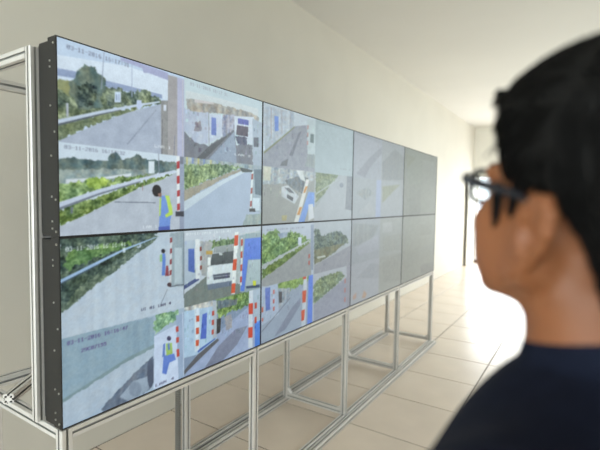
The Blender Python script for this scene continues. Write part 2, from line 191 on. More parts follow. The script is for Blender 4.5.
    ((1, 0, 0, 1), (184, 194, 214), [('p',(106,146,72),(2,918,56,948,127,967,173,887,251,937,351,897,468,825,370,786,160,722,4,663),45,3),('p',(150,166,190),(128,921,235,926,220,883,158,874),30,3),('p',(98,126,52),(5,636,191,716,441,812,460,802,192,634,6,552),30,3),('p',(152,156,162),(6,548,207,654,467,809,483,382,6,490),8,6),('p',(178,186,192),(4,663,206,743,450,835,450,821,206,724,5,636),0,6),('p',(200,210,236),(331,871,367,868,368,792,332,797),0,6),('p',(140,154,182),(464,979,532,983,541,518,476,531),0,6),('p',(190,80,70),(445,691,460,694,460,653,445,651),0,6),('p',(190,80,70),(445,626,460,629,460,588,445,586),0,6),('t',(130,135,160),(42,949,402,951),2.8,'03-11-2016 16:16:41')]),
    ((1, 0, 1, 1), (172, 180, 192), [('p',(92,112,104),(504,927,562,931,594,853,762,895,819,885,941,810,960,742,767,712,509,681),35,3),('p',(116,120,96),(508,730,906,743,746,653,640,614,511,577),35,3),('p',(190,195,190),(542,651,639,652,650,633,549,630),0,6),('p',(150,152,166),(511,570,661,611,1058,730,1068,408,514,440),6,6),('l',(100,104,116),(631,568,632,507),1.0)]),
    ((1, 0, 0, 0), (150, 164, 190), [('p',(128,162,82),(117,487,285,480,528,488,529,450,249,385,144,397),30,3),('p',(170,186,216),(-2,478,142,492,155,202,1,157),0,6),('p',(92,118,206),(32,469,75,467,77,270,39,271),0,6),('p',(160,170,185),(143,439,258,408,250,315,154,252),40,3),('p',(76,76,86),(150,407,181,399,183,300,155,305),0,6),('p',(200,90,80),(100,434,113,436,113,399,100,398),0,6),('p',(200,90,80),(101,352,114,353,114,317,101,316),0,6),('p',(200,90,80),(102,286,115,287,115,250,102,250),0,6),('p',(206,90,70),(6,314,18,315,19,270,6,270),0,6),('p',(206,90,70),(7,222,19,222,20,190,7,190),0,6),('l',(96,100,112),(5,103,260,318),1.1),('p',(128,138,165),(115,16,270,213,365,290,366,218,218,42),0,6),('p',(192,202,218),(397,502,434,501,423,-26,378,-19),0,6),('p',(218,78,50),(384,348,427,345,422,229,386,233),0,6),('p',(218,78,50),(377,160,415,161,409,57,379,57),0,6),('p',(210,80,60),(385,501,426,499,423,456,386,458),0,6),('p',(88,128,238),(451,496,528,496,539,-39,443,-11),0,6)]),
    ((1, 0, 1, 0), (176, 182, 196), [('p',(122,142,112),(508,380,597,435,844,440,927,369,720,266,513,171),35,3),('p',(146,150,172),(512,175,720,262,928,348,1164,418,1180,-89,517,-40),6,6),('p',(150,150,166),(938,484,1162,464,1179,-43,960,14),0,6),('p',(180,120,120),(910,341,932,343,933,289,911,288),0,6),('p',(180,120,120),(911,235,934,235,934,182,912,181),0,6),('p',(180,120,120),(913,128,935,128,936,74,914,74),0,6)]),
    ((2, 1, 0, 1), (166, 171, 188), [('p',(176,180,196),(21,970,489,934,496,738,34,523),0,6),('p',(148,152,168),(52,524,268,733,490,906,493,822,272,600,199,486),0,6),('l',(150,140,150),(423,949,438,562),1.3)]),  # far columns from here: oblique-view washout painted as pale feed colours
    ((2, 1, 1, 1), (160, 164, 172), [('p',(140,145,150),(511,712,771,927,1073,819,1087,529,520,485),10,6)]),
    ((2, 1, 0, 0), (166, 172, 182), [('p',(148,156,160),(59,297,241,383,363,308,208,223),30,3),('p',(176,180,188),(102,66,286,197,416,30),0,6),('p',(164,178,222),(407,476,520,485,541,-33,401,-26),0,6)]),
    ((2, 1, 1, 0), (168, 173, 182), [('p',(150,155,128),(523,399,924,453,676,289,532,184),12,6),('p',(160,165,172),(869,481,1060,495,1083,40),0,6)]),
    ((2, 0, 0, 1), (162, 168, 182), [('p',(152,158,164),(17,961,485,906,343,749,25,680),16,3),('p',(174,178,196),(78,673,468,792,475,591,117,563),0,6)]),
    ((2, 0, 1, 1), (164, 168, 168), [('p',(178,181,184),(551,930,741,935,772,795,556,799),0,6),('p',(158,161,158),(558,755,985,745,996,517,567,549),10,6)]),
    ((2, 0, 0, 0), (172, 176, 192), [('p',(160,165,180),(89,306,354,440,506,383,512,207),10,6),('p',(200,150,120),(190,39,225,124,278,68,248,22),0,6),('p',(200,150,130),(42,109,95,134,97,67,47,56),0,6)]),
    ((2, 0, 1, 0), (160, 162, 158), [('p',(152,154,150),(572,400,998,485,1019,56,583,131),8,6)]),
    ((3, 1, 0, 1), (150, 156, 150), [('p',(144,150,136),(11,905,311,886,79,690),8,6)]),
    ((3, 1, 1, 1), (152, 156, 152), [('p',(158,162,160),(510,880,879,894,889,743,521,704),0,6)]),
    ((3, 1, 0, 0), (152, 155, 150), [('p',(146,150,146),(153,402,467,453,492,28,174,4),0,6)]),
    ((3, 1, 1, 0), (154, 158, 152), []),
    ((3, 0, 0, 1), (162, 165, 160), []),
    ((3, 0, 1, 1), (165, 168, 162), [('p',(158,160,154),(435,845,869,855,882,662,446,667),0,6)]),
    ((3, 0, 0, 0), (158, 161, 158), []),
    ((3, 0, 1, 0), (160, 163, 160), [('p',(140,143,145),(542,186,980,161,990,1,550,38),0,6)]),
]
# ------------------------------------------------------------------ room shell
g = tag(obj('floor', bbox((WX - 0.1, BY - 0.1, -0.12), (RX + 0.1, FY + 0.1, -0.006)), M['grout']), 'beige tiled floor running the length of the room', 'floor', kind='structure')
TW, TL = 0.71, 0.645
def tile_mesh(w_, l_):
    bm = bbox((0.0045, 0.0045, -0.006), (w_ - 0.0045, l_ - 0.0045, 0.0), 0.002)
    me = bpy.data.meshes.new('tile'); bm.to_mesh(me); bm.free(); me.materials.append(M['tile']); return me
full, part = tile_mesh(TW, TL), tile_mesh(-TW - WX, TL)
for j in range(24):
    y = BY + j * TL
    for i in range(-2, 5):
        x = i * TW if i > -2 else WX
        obj('tile', full if i > -2 else part, None, g, (x, y, 0))
tag(obj('ceiling', bbox((WX - 0.1, BY - 0.1, CZ), (RX + 0.1, FY + 0.1, CZ + 0.15)), M['ceiling']), 'plain white ceiling above the whole room', 'ceiling', kind='structure')
tag(obj('wall_left', bbox((WX - 0.2, BY - 0.1, 0), (WX, FY + 0.1, CZ)), M['wall']), 'long cream plaster wall behind the video wall', 'wall', kind='structure')
bm = bmesh.new()
box(bm, (WX, BY - .2, 0), (ADDED_BWIN[0], BY, CZ)); box(bm, (ADDED_BWIN[1], BY - .2, 0), (RX, BY, CZ)); box(bm, (ADDED_BWIN[0], BY - .2, 0), (ADDED_BWIN[1], BY, ADDED_BWIN[2])); box(bm, (ADDED_BWIN[0], BY - .2, ADDED_BWIN[3]), (ADDED_BWIN[1], BY, CZ))
tag(obj('wall_back', bm, M['wall']), 'cream wall behind the viewer', 'wall', kind='structure')
bm = bmesh.new()
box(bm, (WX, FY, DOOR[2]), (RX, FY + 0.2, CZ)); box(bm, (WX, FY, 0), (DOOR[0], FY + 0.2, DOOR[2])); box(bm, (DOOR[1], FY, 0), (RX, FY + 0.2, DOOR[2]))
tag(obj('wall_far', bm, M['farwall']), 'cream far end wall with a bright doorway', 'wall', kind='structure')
bm = bmesh.new(); prev = BY
for (y0, y1, z0, z1) in sorted(ADDED_WINS):
    box(bm, (RX, prev, 0), (RX + 0.2, y0, CZ)); box(bm, (RX, y0, 0), (RX + 0.2, y1, z0)); box(bm, (RX, y0, z1), (RX + 0.2, y1, CZ)); prev = y1
box(bm, (RX, prev, 0), (RX + 0.2, FY, CZ))
tag(obj('wall_right', bm, M['wall']), 'cream right-hand wall with daylight windows', 'wall', kind='structure')
for k, (y0, y1, z0, z1) in enumerate(ADDED_WINS + [ADDED_BWIN]):  # windows out of view, added to light the room
    if k < 2: t = tag(empty('window_%d' % (k + 1), (RX + 0.06, (y0 + y1) / 2, z0)), 'white framed window in the right-hand wall, %s' % ('nearest the far doorway', 'nearer the viewer')[k], 'window', None, 'structure')
    else: t = tag(empty('window_3', ((y0 + y1) / 2, BY - .06, z0), -PI / 2), 'white framed window in the wall behind the viewer', 'window', None, 'structure')
    h = (y1 - y0) / 2; H_ = z1 - z0; bm = bmesh.new()
    for a, b in (((0, -h, 0), (.06, h, .05)), ((0, -h, H_ - .05), (.06, h, H_)), ((0, -h, 0), (.06, -h + .05, H_)), ((0, h - .05, 0), (.06, h, H_))): box(bm, a, b)
    for q in (-h / 3, h / 3): box(bm, (0, q - .025, .05), (.06, q + .025, H_ - .05))
    obj('window_frame', bm, M['frame'], t)
    for q in range(3):
        a = -h + q * 2 * h / 3 + (.05 if q == 0 else .025); b = -h + (q + 1) * 2 * h / 3 - (.05 if q == 2 else .025)
        obj('pane', bbox((.027, a, .05), (.033, b, H_ - .05)), M['glass'], t)
# far doorway: frame, sill, an opened white leaf lying back against the left wall
t = tag(empty('door_1', ((DOOR[0] + DOOR[1]) / 2, FY, 0)), 'bright doorway with white frame in the far wall', 'door', kind='structure')
hw = (DOOR[1] - DOOR[0]) / 2; bm = bmesh.new()
box(bm, (-hw, -.012, 0), (-hw + .05, .2, DOOR[2])); box(bm, (hw - .05, -.012, 0), (hw, .2, DOOR[2])); box(bm, (-hw, -.012, DOOR[2] - .05), (hw, .2, DOOR[2]))
obj('door_frame', bm, M['door'], t)
obj('door_sill', bbox((-hw + .05, -.03, 0), (hw - .05, .2, .07), .004), M['sill'], t)
lf = tag(empty('door_2', (WX + 0.08, FY - 0.03, 0)), 'white door leaf folded back along the left wall beside the far doorway', 'door', kind='structure')
bm = bbox((-.02, -.92, .015), (.02, 0, DOOR[2] - .06), .003)
leaf = obj('door_leaf', bm, M['door'], lf)
for z0, z1 in ((.15, 1.1), (1.25, 2.3)): obj('panel', bbox((.018, -.8, z0), (.026, -.12, z1), .006), M['door'], lf)
bm = bmesh.new(); tube(bm, [(.02, -.86, 1.02), (.06, -.86, 1.02), (.065, -.75, 1.02)], .009, 8); obj('door_handle', bm, M['screw'], lf)
for z in (.25, 1.2, 2.15):
    bm = bmesh.new(); tube(bm, [(.0, .012, z), (.0, .012, z + .1)], .009, 8); obj('hinge', bm, M['screw'], lf)
tag(obj('courtyard_ground', bbox((-12, FY + .21, -.15), (25, FY + 14, -.02)), M['ground']), 'pale concrete ground outside the far doorway', 'ground', kind='structure')
tag(obj('rear_ground', bbox((-12, BY - 12, -.15), (RX + .2, BY - .21, -.02)), M['ground']), 'pale concrete ground outside the window behind the viewer', 'ground', kind='structure')
tag(obj('side_ground', bbox((RX + .25, -14, -.15), (25, FY + .2, -.02)), M['ground']), 'pale concrete ground outside the right-hand windows', 'ground', kind='structure')

# ------------------------------------------------------------------ aluminium profile frame
W, H, ZB = 1.11642, 0.67927, 0.89117
def profile_section(s):
    """T-slot square profile outline, size s"""
    h = s / 2; a = s * .115; d = s * .17; pts = []
    for k in range(4):
        c, n = math.cos(k * PI / 2), math.sin(k * PI / 2)
        for (u, v) in ((h, -a), (h - d, -a), (h - d, a), (h, a), (h, h - .002), (h - .002, h)):
            pts.append((u * c - v * n, u * n + v * c))
    return pts
def bar(name, p, q, parent, s=.04, mt=None):
    p, q = Vector(p), Vector(q); d = (q - p).normalized()
    if abs(d.z) > .9: X, Y = Vector((1, 0, 0)), Vector((0, 1, 0))
    else: Y = Vector((0, 0, 1)); X = Y.cross(d).normalized()
    bm = bmesh.new(); pts = profile_section(s)
    o_ = parent.location
    A = [bm.verts.new(p + X * a + Y * b - o_) for a, b in pts]; B = [bm.verts.new(q + X * a + Y * b - o_) for a, b in pts]
    n = len(pts)
    for k in range(n):
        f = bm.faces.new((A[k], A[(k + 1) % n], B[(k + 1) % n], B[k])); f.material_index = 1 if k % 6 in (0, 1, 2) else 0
    bm.faces.new(A); bm.faces.new(B); bmesh.ops.recalc_face_normals(bm, faces=bm.faces[:])
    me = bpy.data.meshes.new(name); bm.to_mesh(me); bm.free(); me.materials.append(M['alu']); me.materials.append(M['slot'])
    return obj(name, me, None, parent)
def bracket(parent, x, y, z, dx, dy, dz, s=.035):
    """small triangular corner bracket: legs along two of the axes"""
    bm = bmesh.new(); ax = [Vector((dx, 0, 0)), Vector((0, dy, 0)), Vector((0, 0, dz))]; ax = [v for v in ax if v.length > 0]
    e, f = ax; n = e.cross(f).normalized() * .015; o_ = Vector((x, y, z)) - parent.location
    P_ = [o_, o_ + e * s, o_ + f * s]
    a = [bm.verts.new(p - n) for p in P_]; b = [bm.verts.new(p + n) for p in P_]
    bm.faces.new(a[::-1]); bm.faces.new(b)
    for k in range(3): bm.faces.new((a[k], a[(k + 1) % 3], b[(k + 1) % 3], b[k]))
    obj('corner_bracket', bm, M['alu'], parent)
fr = tag(empty('aluminium_frame', (-.3, 2 * W, 0)), 'long floor-standing frame of slotted aluminium profiles carrying the video wall', 'frame')
S = .04; XF, XR = -.02, -.57; YS = [.02, W - .03, 2 * W - .03, 3 * W - .03, 4 * W - .02]
Y0, Y1 = 0.0, 4 * W
ZT = ZB - .004
for k, y in enumerate(YS):
    bar('post', (XF, y, S), (XF, y, ZT), fr); bar('post', (XR, y, S), (XR, y, ZT - S), fr)
    bar('cross_bar', (XF - S / 2, y, S + S / 2), (XR + S / 2, y, S + S / 2), fr) if k else bar('cross_bar', (XF - S / 2, y, S * 1.5), (XR + S / 2, y, S * 1.5), fr)
    bar('cross_bar', (XF - S / 2, y, ZT - S / 2), (XR - S / 2, y, ZT - S / 2), fr)
    if k: bracket(fr, XF - S / 2, y, 2 * S, -1, 0, 1)
    bracket(fr, XR + S / 2, y, 2 * S, 1, 0, 1)
bar('base_rail', (XF, Y0, S / 2), (XF, Y1, S / 2), fr); bar('base_rail', (XF + S + .012, Y0, S / 2), (XF + S + .012, Y1 + .01, S / 2), fr)
bar('base_rail', (XR, Y0, S / 2), (XR, Y1, S / 2), fr); bar('base_rail', (XR - S - .03, Y0, S / 2), (XR - S - .03, Y1, S / 2), fr)
for a, b in zip(YS, YS[1:]): bar('top_rail', (XF, a + S / 2, ZT - S / 2), (XF, b - S / 2, ZT - S / 2), fr)
bar('top_rail', (XR - .02, Y0 + .04, ZT + S / 2), (XR - .02, Y1, ZT + S / 2), fr)
# uprights behind the monitors and their ties
UX = -.152; UT = 2.235
for k, y in enumerate([0.0] + YS[1:]):
    bar('upright', (UX, y, ZT), (UX, y, UT), fr, .034)
    bar('tie_bar', (UX - .017, y, UT - S / 2), (XR - S / 2, y, UT - S / 2), fr)
    if k: bar('rear_upright', (XR, y, ZT + S), (XR, y, UT - S), fr)
bar('tie_rail', (XR, Y0 + .06, UT - S * 1.5), (XR, Y1, UT - S * 1.5), fr)
for k in range(4):
    a, b = ([0.0] + YS[1:])[k], YS[k + 1]
    for z in (ZB + .2, ZB + H, ZB + 1.15): bar('mount_rail', (UX, a + .017, z), (UX, b - .017, z), fr, .034)
br = bar('diagonal_brace', (-.395, .0, ZT + .012), (-.535, .17, ZT + .012), fr)
for a in (-.010, .010):
    for b in (-.010, .010):
        bm = bmesh.new(); c0 = Vector((-.395, .0, ZT + .012)) - fr.location; d0 = Vector((-.14, .17, 0)).normalized(); sx = Vector((d0.y, -d0.x, 0))
        q0 = c0 + sx * a + Vector((0, 0, b)); tube(bm, [q0 - d0 * .003, q0 + d0 * .002], .0042, 8); obj('bolt', bm, M['cap'], br)
bar('short_leg', (-.47, -.02, 0), (-.47, -.02, ZT - S), fr)
# toothed cable rack strip fixed to the second rear post
bm = bmesh.new(); box(bm, (-.028, -.006, 0), (-.020, .006, .80))
for k in range(52): box(bm, (-.020, -.010, .012 + k * .015), (.012, .010, .019 + k * .015))
strip = obj('perforated_rack_strip', bm, M['slot'], fr, (XR - S / 2 - .01 + .3, YS[1] - .034 - 2 * W, .05))

# ------------------------------------------------------------------ monitors with their pictures
FONT = {'0': '0E1113151911110E', '1': '040C04040404040E', '2': '0E1101020408101F', '3': '0E1101060101110E', '4': '02060A121F020202', '5': '1F101E010101110E', '6': '0608101E1111110E', '7': '1F01020404080808',
 '8': '0E11110E1111110E', '9': '0E1111110F01020C', '-': '0000001F00000000', ':': '00040400000404' + '00', ' ': '0000000000000000', 'A': '040A11111F111111', 'C': '0E1110101010110E', 'L': '101010101010101F', 'N': '1119151513111111', 'T': '1F04040404040404', 'V': '111111111111' + '0A04'}
def noise(rng, h, w, s):
    gy, gx = max(2, int(h / s) + 2), max(2, int(w / s) + 2)
    g = rng.random((gy, gx)) * 2 - 1
    y = np.linspace(0, gy - 1.001, h); x = np.linspace(0, gx - 1.001, w)
    yi, xi = y.astype(int), x.astype(int); fy, fx = (y - yi)[:, None], (x - xi)[None]
    return (g[yi][:, xi] * (1 - fy) * (1 - fx) + g[yi][:, xi + 1] * (1 - fy) * fx + g[yi + 1][:, xi] * fy * (1 - fx) + g[yi + 1][:, xi + 1] * fy * fx)
def inside(xs, ys, poly):
    res = np.zeros((len(ys), len(xs)), bool); n = len(poly)
    for i in range(n):
        x0, y0 = poly[i]; x1, y1 = poly[(i + 1) % n]
        if y0 == y1: continue
        c = ((y0 > ys) != (y1 > ys))
        xc = x0 + (ys - y0) * (x1 - x0) / (y1 - y0)
        res ^= c[:, None] & (xs[None] < xc[:, None])
    return res
def draw_feed(img, rect, base, ops, seed):
    """paint one camera picture of a monitor (row 0 = bottom); op coordinates are thousandths of the monitor"""
    rng = np.random.default_rng(seed)
    nh, nw, _ = img.shape; u0, u1, v0, v1 = rect
    x0, x1, y0, y1 = round(u0 * nw), round(u1 * nw), round(v0 * nh), round(v1 * nh)
    sub = img[y0:y1, x0:x1]; h, w_ = sub.shape[:2]; k = nw / 384.0
    sub[:] = np.array(base, float) + noise(rng, h, w_, 14 * k)[..., None] * 4
    xs = (np.arange(x0, x1) + .5) / nw * 1000; ys = (np.arange(y0, y1) + .5) / nh * 1000
    def fill(poly, col, n=0, s=6):
        if n >= 10:      # ragged, leafy or cluttered edges and texture
            P_ = np.array(poly, float); ix = np.where((xs >= P_[:, 0].min() - 12) & (xs <= P_[:, 0].max() + 12))[0]; iy = np.where((ys >= P_[:, 1].min() - 16) & (ys <= P_[:, 1].max() + 16))[0]
            if not len(ix) or not len(iy): return
            a, b, c, d = iy[0], iy[-1] + 1, ix[0], ix[-1] + 1; h_, v_ = b - a, d - c
            leafy = col[1] > col[0] + 5 and col[1] > col[2] + 5; am = 9 if leafy else 4
            wx = xs[None, c:d] + noise(rng, h_, v_, 5 * k) * am + noise(rng, h_, v_, 2.2 * k) * am * .8; wy = ys[a:b, None] + noise(rng, h_, v_, 5 * k) * am * 1.5 + noise(rng, h_, v_, 2.2 * k) * am
            mk = np.zeros((h_, v_), bool)
            for (x0_, y0_), (x1_, y1_) in zip(poly, list(poly[1:]) + [poly[0]]):
                if y0_ == y1_: continue
                mk ^= ((y0_ > wy) != (y1_ > wy)) & (wx < x0_ + (wy - y0_) * (x1_ - x0_) / (y1_ - y0_))
            if leafy:
                f = noise(rng, h_, v_, 9 * k) * .5 + noise(rng, h_, v_, 4 * k) * .6 + noise(rng, h_, v_, 2 * k) * .7
                cc = np.array(col, float) + f[..., None] * n * 1.6 * np.array([1.0, .95, .8]) + (noise(rng, h_, v_, 12 * k) * n * .3)[..., None] * np.array([.8, .4, -.9])
            else:
                f = noise(rng, h_, v_, 5 * k)[:1] * .5 + noise(rng, h_, v_, 2.5 * k) * .45 + noise(rng, h_, v_, 8 * k) * .4
                cc = np.array(col, float) + f[..., None] * n * np.array([1.0, .95, .8]) + (noise(rng, h_, v_, 6 * k) * n * .25)[..., None] * np.array([1, 0, -1])
            sub[a:b, c:d][mk] = cc[mk]; return
        P_ = np.array(poly, float); ix = np.where((xs >= P_[:, 0].min()) & (xs <= P_[:, 0].max()))[0]; iy = np.where((ys >= P_[:, 1].min()) & (ys <= P_[:, 1].max()))[0]
        if not len(ix) or not len(iy): return
        a, b, c, d = iy[0], iy[-1] + 1, ix[0], ix[-1] + 1
        mk = inside(xs[c:d], ys[a:b], poly); cc = np.broadcast_to(np.array(col, float), (b - a, d - c, 3)).copy()
        if n:
            cc += (noise(rng, b - a, d - c, max(1.2, s * 1.3 * k)) * n + noise(rng, b - a, d - c, 1.4) * n * .5)[..., None] * np.array([1, 1, .9])
        else: cc += (noise(rng, b - a, d - c, 7 * k) * 5 + rng.normal(0, 5, (b - a, d - c)) + np.linspace(-5, 4, b - a)[:, None])[..., None]
        sub[a:b, c:d][mk] = cc[mk]
    for o in ops:
        pt = [(o[2][i], o[2][i + 1]) for i in range(0, len(o[2]), 2)]
        if o[0] == 'p': fill(pt, o[1], o[3], o[4])
        elif o[0] == 'l':
            for (ax, ay), (bx, by) in zip(pt, pt[1:]):
                dx, dy = (bx - ax) * 1.6, by - ay; L = math.hypot(dx, dy) or 1; hw_ = max(2.2, o[3] * 2.6)
                nx, ny = -dy / L * hw_ / 1.6, dx / L * hw_
                fill([(ax + nx, ay + ny), (bx + nx, by + ny), (bx - nx, by - ny), (ax - nx, ay - ny)], o[1])
        else:
            (ax, ay), (bx, by) = pt; txt = o[4]; cw = (bx - ax) / len(txt); hh = o[3] * 6.0; yb = (ay + by) / 2
            for q, ch in enumerate(txt):
                rows = [int(FONT[ch][i:i + 2], 16) for i in range(0, 16, 2)]
                for r_, bits in enumerate(rows):
                    for c_ in range(5):
                        if bits >> (4 - c_) & 1:
                            X0 = ax + cw * (q + c_ / 6.6); Y0_ = yb + hh * (7 - r_) / 8
                            i0 = np.where((xs >= X0 - .3) & (xs < X0 + cw / 6.6 + .4))[0]; j0 = np.where((ys >= Y0_) & (ys < Y0_ + hh / 8 + .6))[0]
                            if len(i0) and len(j0):
                                sub[j0[0]:j0[-1] + 1, i0[0]:i0[-1] + 1] = sub[j0[0]:j0[-1] + 1, i0[0]:i0[-1] + 1] * .12 + np.array(o[1], float) * .88
CLUTTER = {(0, 1, 1, 1): (.08, .62), (0, 0, 1, 1): (.15, .95), (0, 0, 1, 0): (.3, .95), (1, 1, 0, 1): (.2, .9), (1, 1, 0, 0): (.45, .95), (1, 0, 0, 0): (.4, .9)}
def clutter(img, rect, band, seed):
    """small light and dark specks of unreadable detail"""
    rng = np.random.default_rng(seed); nh, nw, _ = img.shape; u0, u1, v0, v1 = rect
    for _ in range(150):
        x = int(rng.uniform(u0, u1 - .02) * nw); y = int((v0 + (v1 - v0) * rng.uniform(*band)) * nh); w_ = max(2, int(nw * rng.uniform(.003, .012))); h_ = max(2, int(nh * rng.uniform(.006, .035)))
        img[y:y + h_, x:x + w_] += rng.uniform(-26, 20) + rng.uniform(-8, 8, 3)
RES = {0: (384, 248), 1: (264, 212), 2: (140, 120), 3: (90, 80)}
BZ = .005
def display_mesh(col, row):
    nw, nh = RES[col]; SS = 2 if col < 2 else 2
    img = np.zeros((nh * SS, nw * SS, 3))
    for fi, (pos, base, ops) in enumerate(FEEDS):
        if pos[0] == col and pos[1] == row:
            v0, v1 = (.48, 1.0) if pos[3] else (0, .48)
            draw_feed(img, (pos[2] * .5, pos[2] * .5 + .5, v0, v1), base, ops, 11 + fi)
            if pos in CLUTTER: clutter(img, (pos[2] * .5, pos[2] * .5 + .5, v0, v1), CLUTTER[pos], fi)
    img = (img - img.mean((0, 1))) * (1.08, .95, .7, .7)[col] + img.mean((0, 1))  # contrast cut in far columns paints viewing-angle washout into the picture
    img += np.random.default_rng(3 + col).normal(0, 8, (nh * SS, nw * SS, 1))
    gr = img.mean(-1, keepdims=True); img = (gr + (img - gr) * .86) * (.965, 1.0, .985)
    img = img.reshape(nh, SS, nw, SS, 3).mean((1, 3))
    p_ = np.pad(img, ((1, 1), (1, 1), (0, 0)), 'edge')
    img = (p_[1:-1, 1:-1] * 2 + p_[:-2, 1:-1] + p_[2:, 1:-1] + p_[1:-1, :-2] + p_[1:-1, 2:]) / 6
    gy, gx = np.mgrid[0:nh, 0:nw]
    y = BZ + gx / (nw - 1) * (W - 2 * BZ); z = BZ + gy / (nh - 1) * (H - 2 * BZ)
    co = np.stack([np.zeros_like(y), y, z], -1).reshape(-1, 3)
    idx = (gy * nw + gx); f = np.stack([idx[:-1, :-1], idx[:-1, 1:], idx[1:, 1:], idx[1:, :-1]], -1).reshape(-1, 4)
    me = bpy.data.meshes.new('display'); nv, nf = len(co), len(f)
    me.vertices.add(nv); me.vertices.foreach_set('co', co.ravel().astype(np.float32))
    me.loops.add(nf * 4); me.loops.foreach_set('vertex_index', f.ravel().astype(np.int32))
    me.polygons.add(nf); me.polygons.foreach_set('loop_start', np.arange(0, nf * 4, 4, dtype=np.int32))
    me.update(calc_edges=True)
    at = me.color_attributes.new('picture', 'FLOAT_COLOR', 'POINT')
    px = np.ones((nv, 4), np.float32); px[:, :3] = s2l(np.clip(img, 0, 255)).reshape(-1, 3)
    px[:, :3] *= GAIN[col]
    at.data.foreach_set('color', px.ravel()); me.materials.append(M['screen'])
    return me
def casing_mesh():
    bm = bmesh.new(); g_ = .0006
    # front frame (four lips), chassis body, set-back rear box
    bm2 = bmesh.new(); box(bm2, (-.05, g_, g_), (-.003, W - g_, H - g_))
    for a, b in (((-.003, g_, g_), (.0015, W - g_, BZ)), ((-.003, g_, H - BZ), (.0015, W - g_, H - g_)), ((-.003, g_, BZ), (.0015, BZ, H - BZ)), ((-.003, W - BZ, BZ), (.0015, W - g_, H - BZ))): box(bm2, a, b)
    bm.free(); return bm2
cas = bpy.data.meshes.new('casing'); b_ = casing_mesh(); b_.to_mesh(cas); b_.free(); cas.materials.append(M['bezel'])
bk = bpy.data.meshes.new('rear_housing'); b_ = bmesh.new(); box(b_, (-.112, .003, .004), (-.05, W - .003, H - .010)); box(b_, (-.122, .25, .15), (-.112, W - .25, H - .15)); b_.to_mesh(bk); b_.free(); bk.materials.append(M['bezel'])
b_ = bmesh.new(); tube(b_, [(0, .0012, 0), (0, -.0022, 0)], .0036, 8); scr = bpy.data.meshes.new('screw'); b_.to_mesh(scr); b_.free(); scr.materials.append(M['screw'])
LAB = {(0, 1): 'black monitor, top of the first column, showing a man in a vest beside a guardrail', (0, 0): 'black monitor, bottom of the first column, showing a pale road and a silver van',
 (1, 1): 'black monitor, top of the second column, showing toll lanes and a grey blank feed', (1, 0): 'black monitor, bottom of the second column, showing green roadsides',
 (2, 1): 'washed-out monitor, top of the third column from the left', (2, 0): 'washed-out monitor, bottom of the third column from the left',
 (3, 1): 'grey monitor at the far end of the top row', (3, 0): 'grey monitor at the far end of the bottom row'}
for col in range(4):
    for row in (1, 0):
        t = tag(empty('wall_monitor', (0, col * W, ZB + row * H)), LAB[(col, row)], 'monitor', 'monitors of the video wall')
        obj('casing', cas, None, t); obj('rear_housing', bk, None, t)
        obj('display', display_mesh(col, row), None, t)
        if col == 0:
            for sx, sz in ((-.012, .02), (-.012, .13), (-.012, .36), (-.012, .655), (-.036, .03), (-.036, .055), (-.036, .14), (-.036, .28), (-.036, .45), (-.036, .58), (-.036, .60)):
                obj('screw', scr, None, t, (sx, 0, sz))
        bm = bbox((-.134, .012, .01), (-.1125, .060, H - .01)); obj('mount_bracket', bm, M['cap'], t)
        bm = bbox((-.134, W - .06, .01), (-.1125, W - .012, H - .01)); obj('mount_bracket', bm, M['cap'], t)

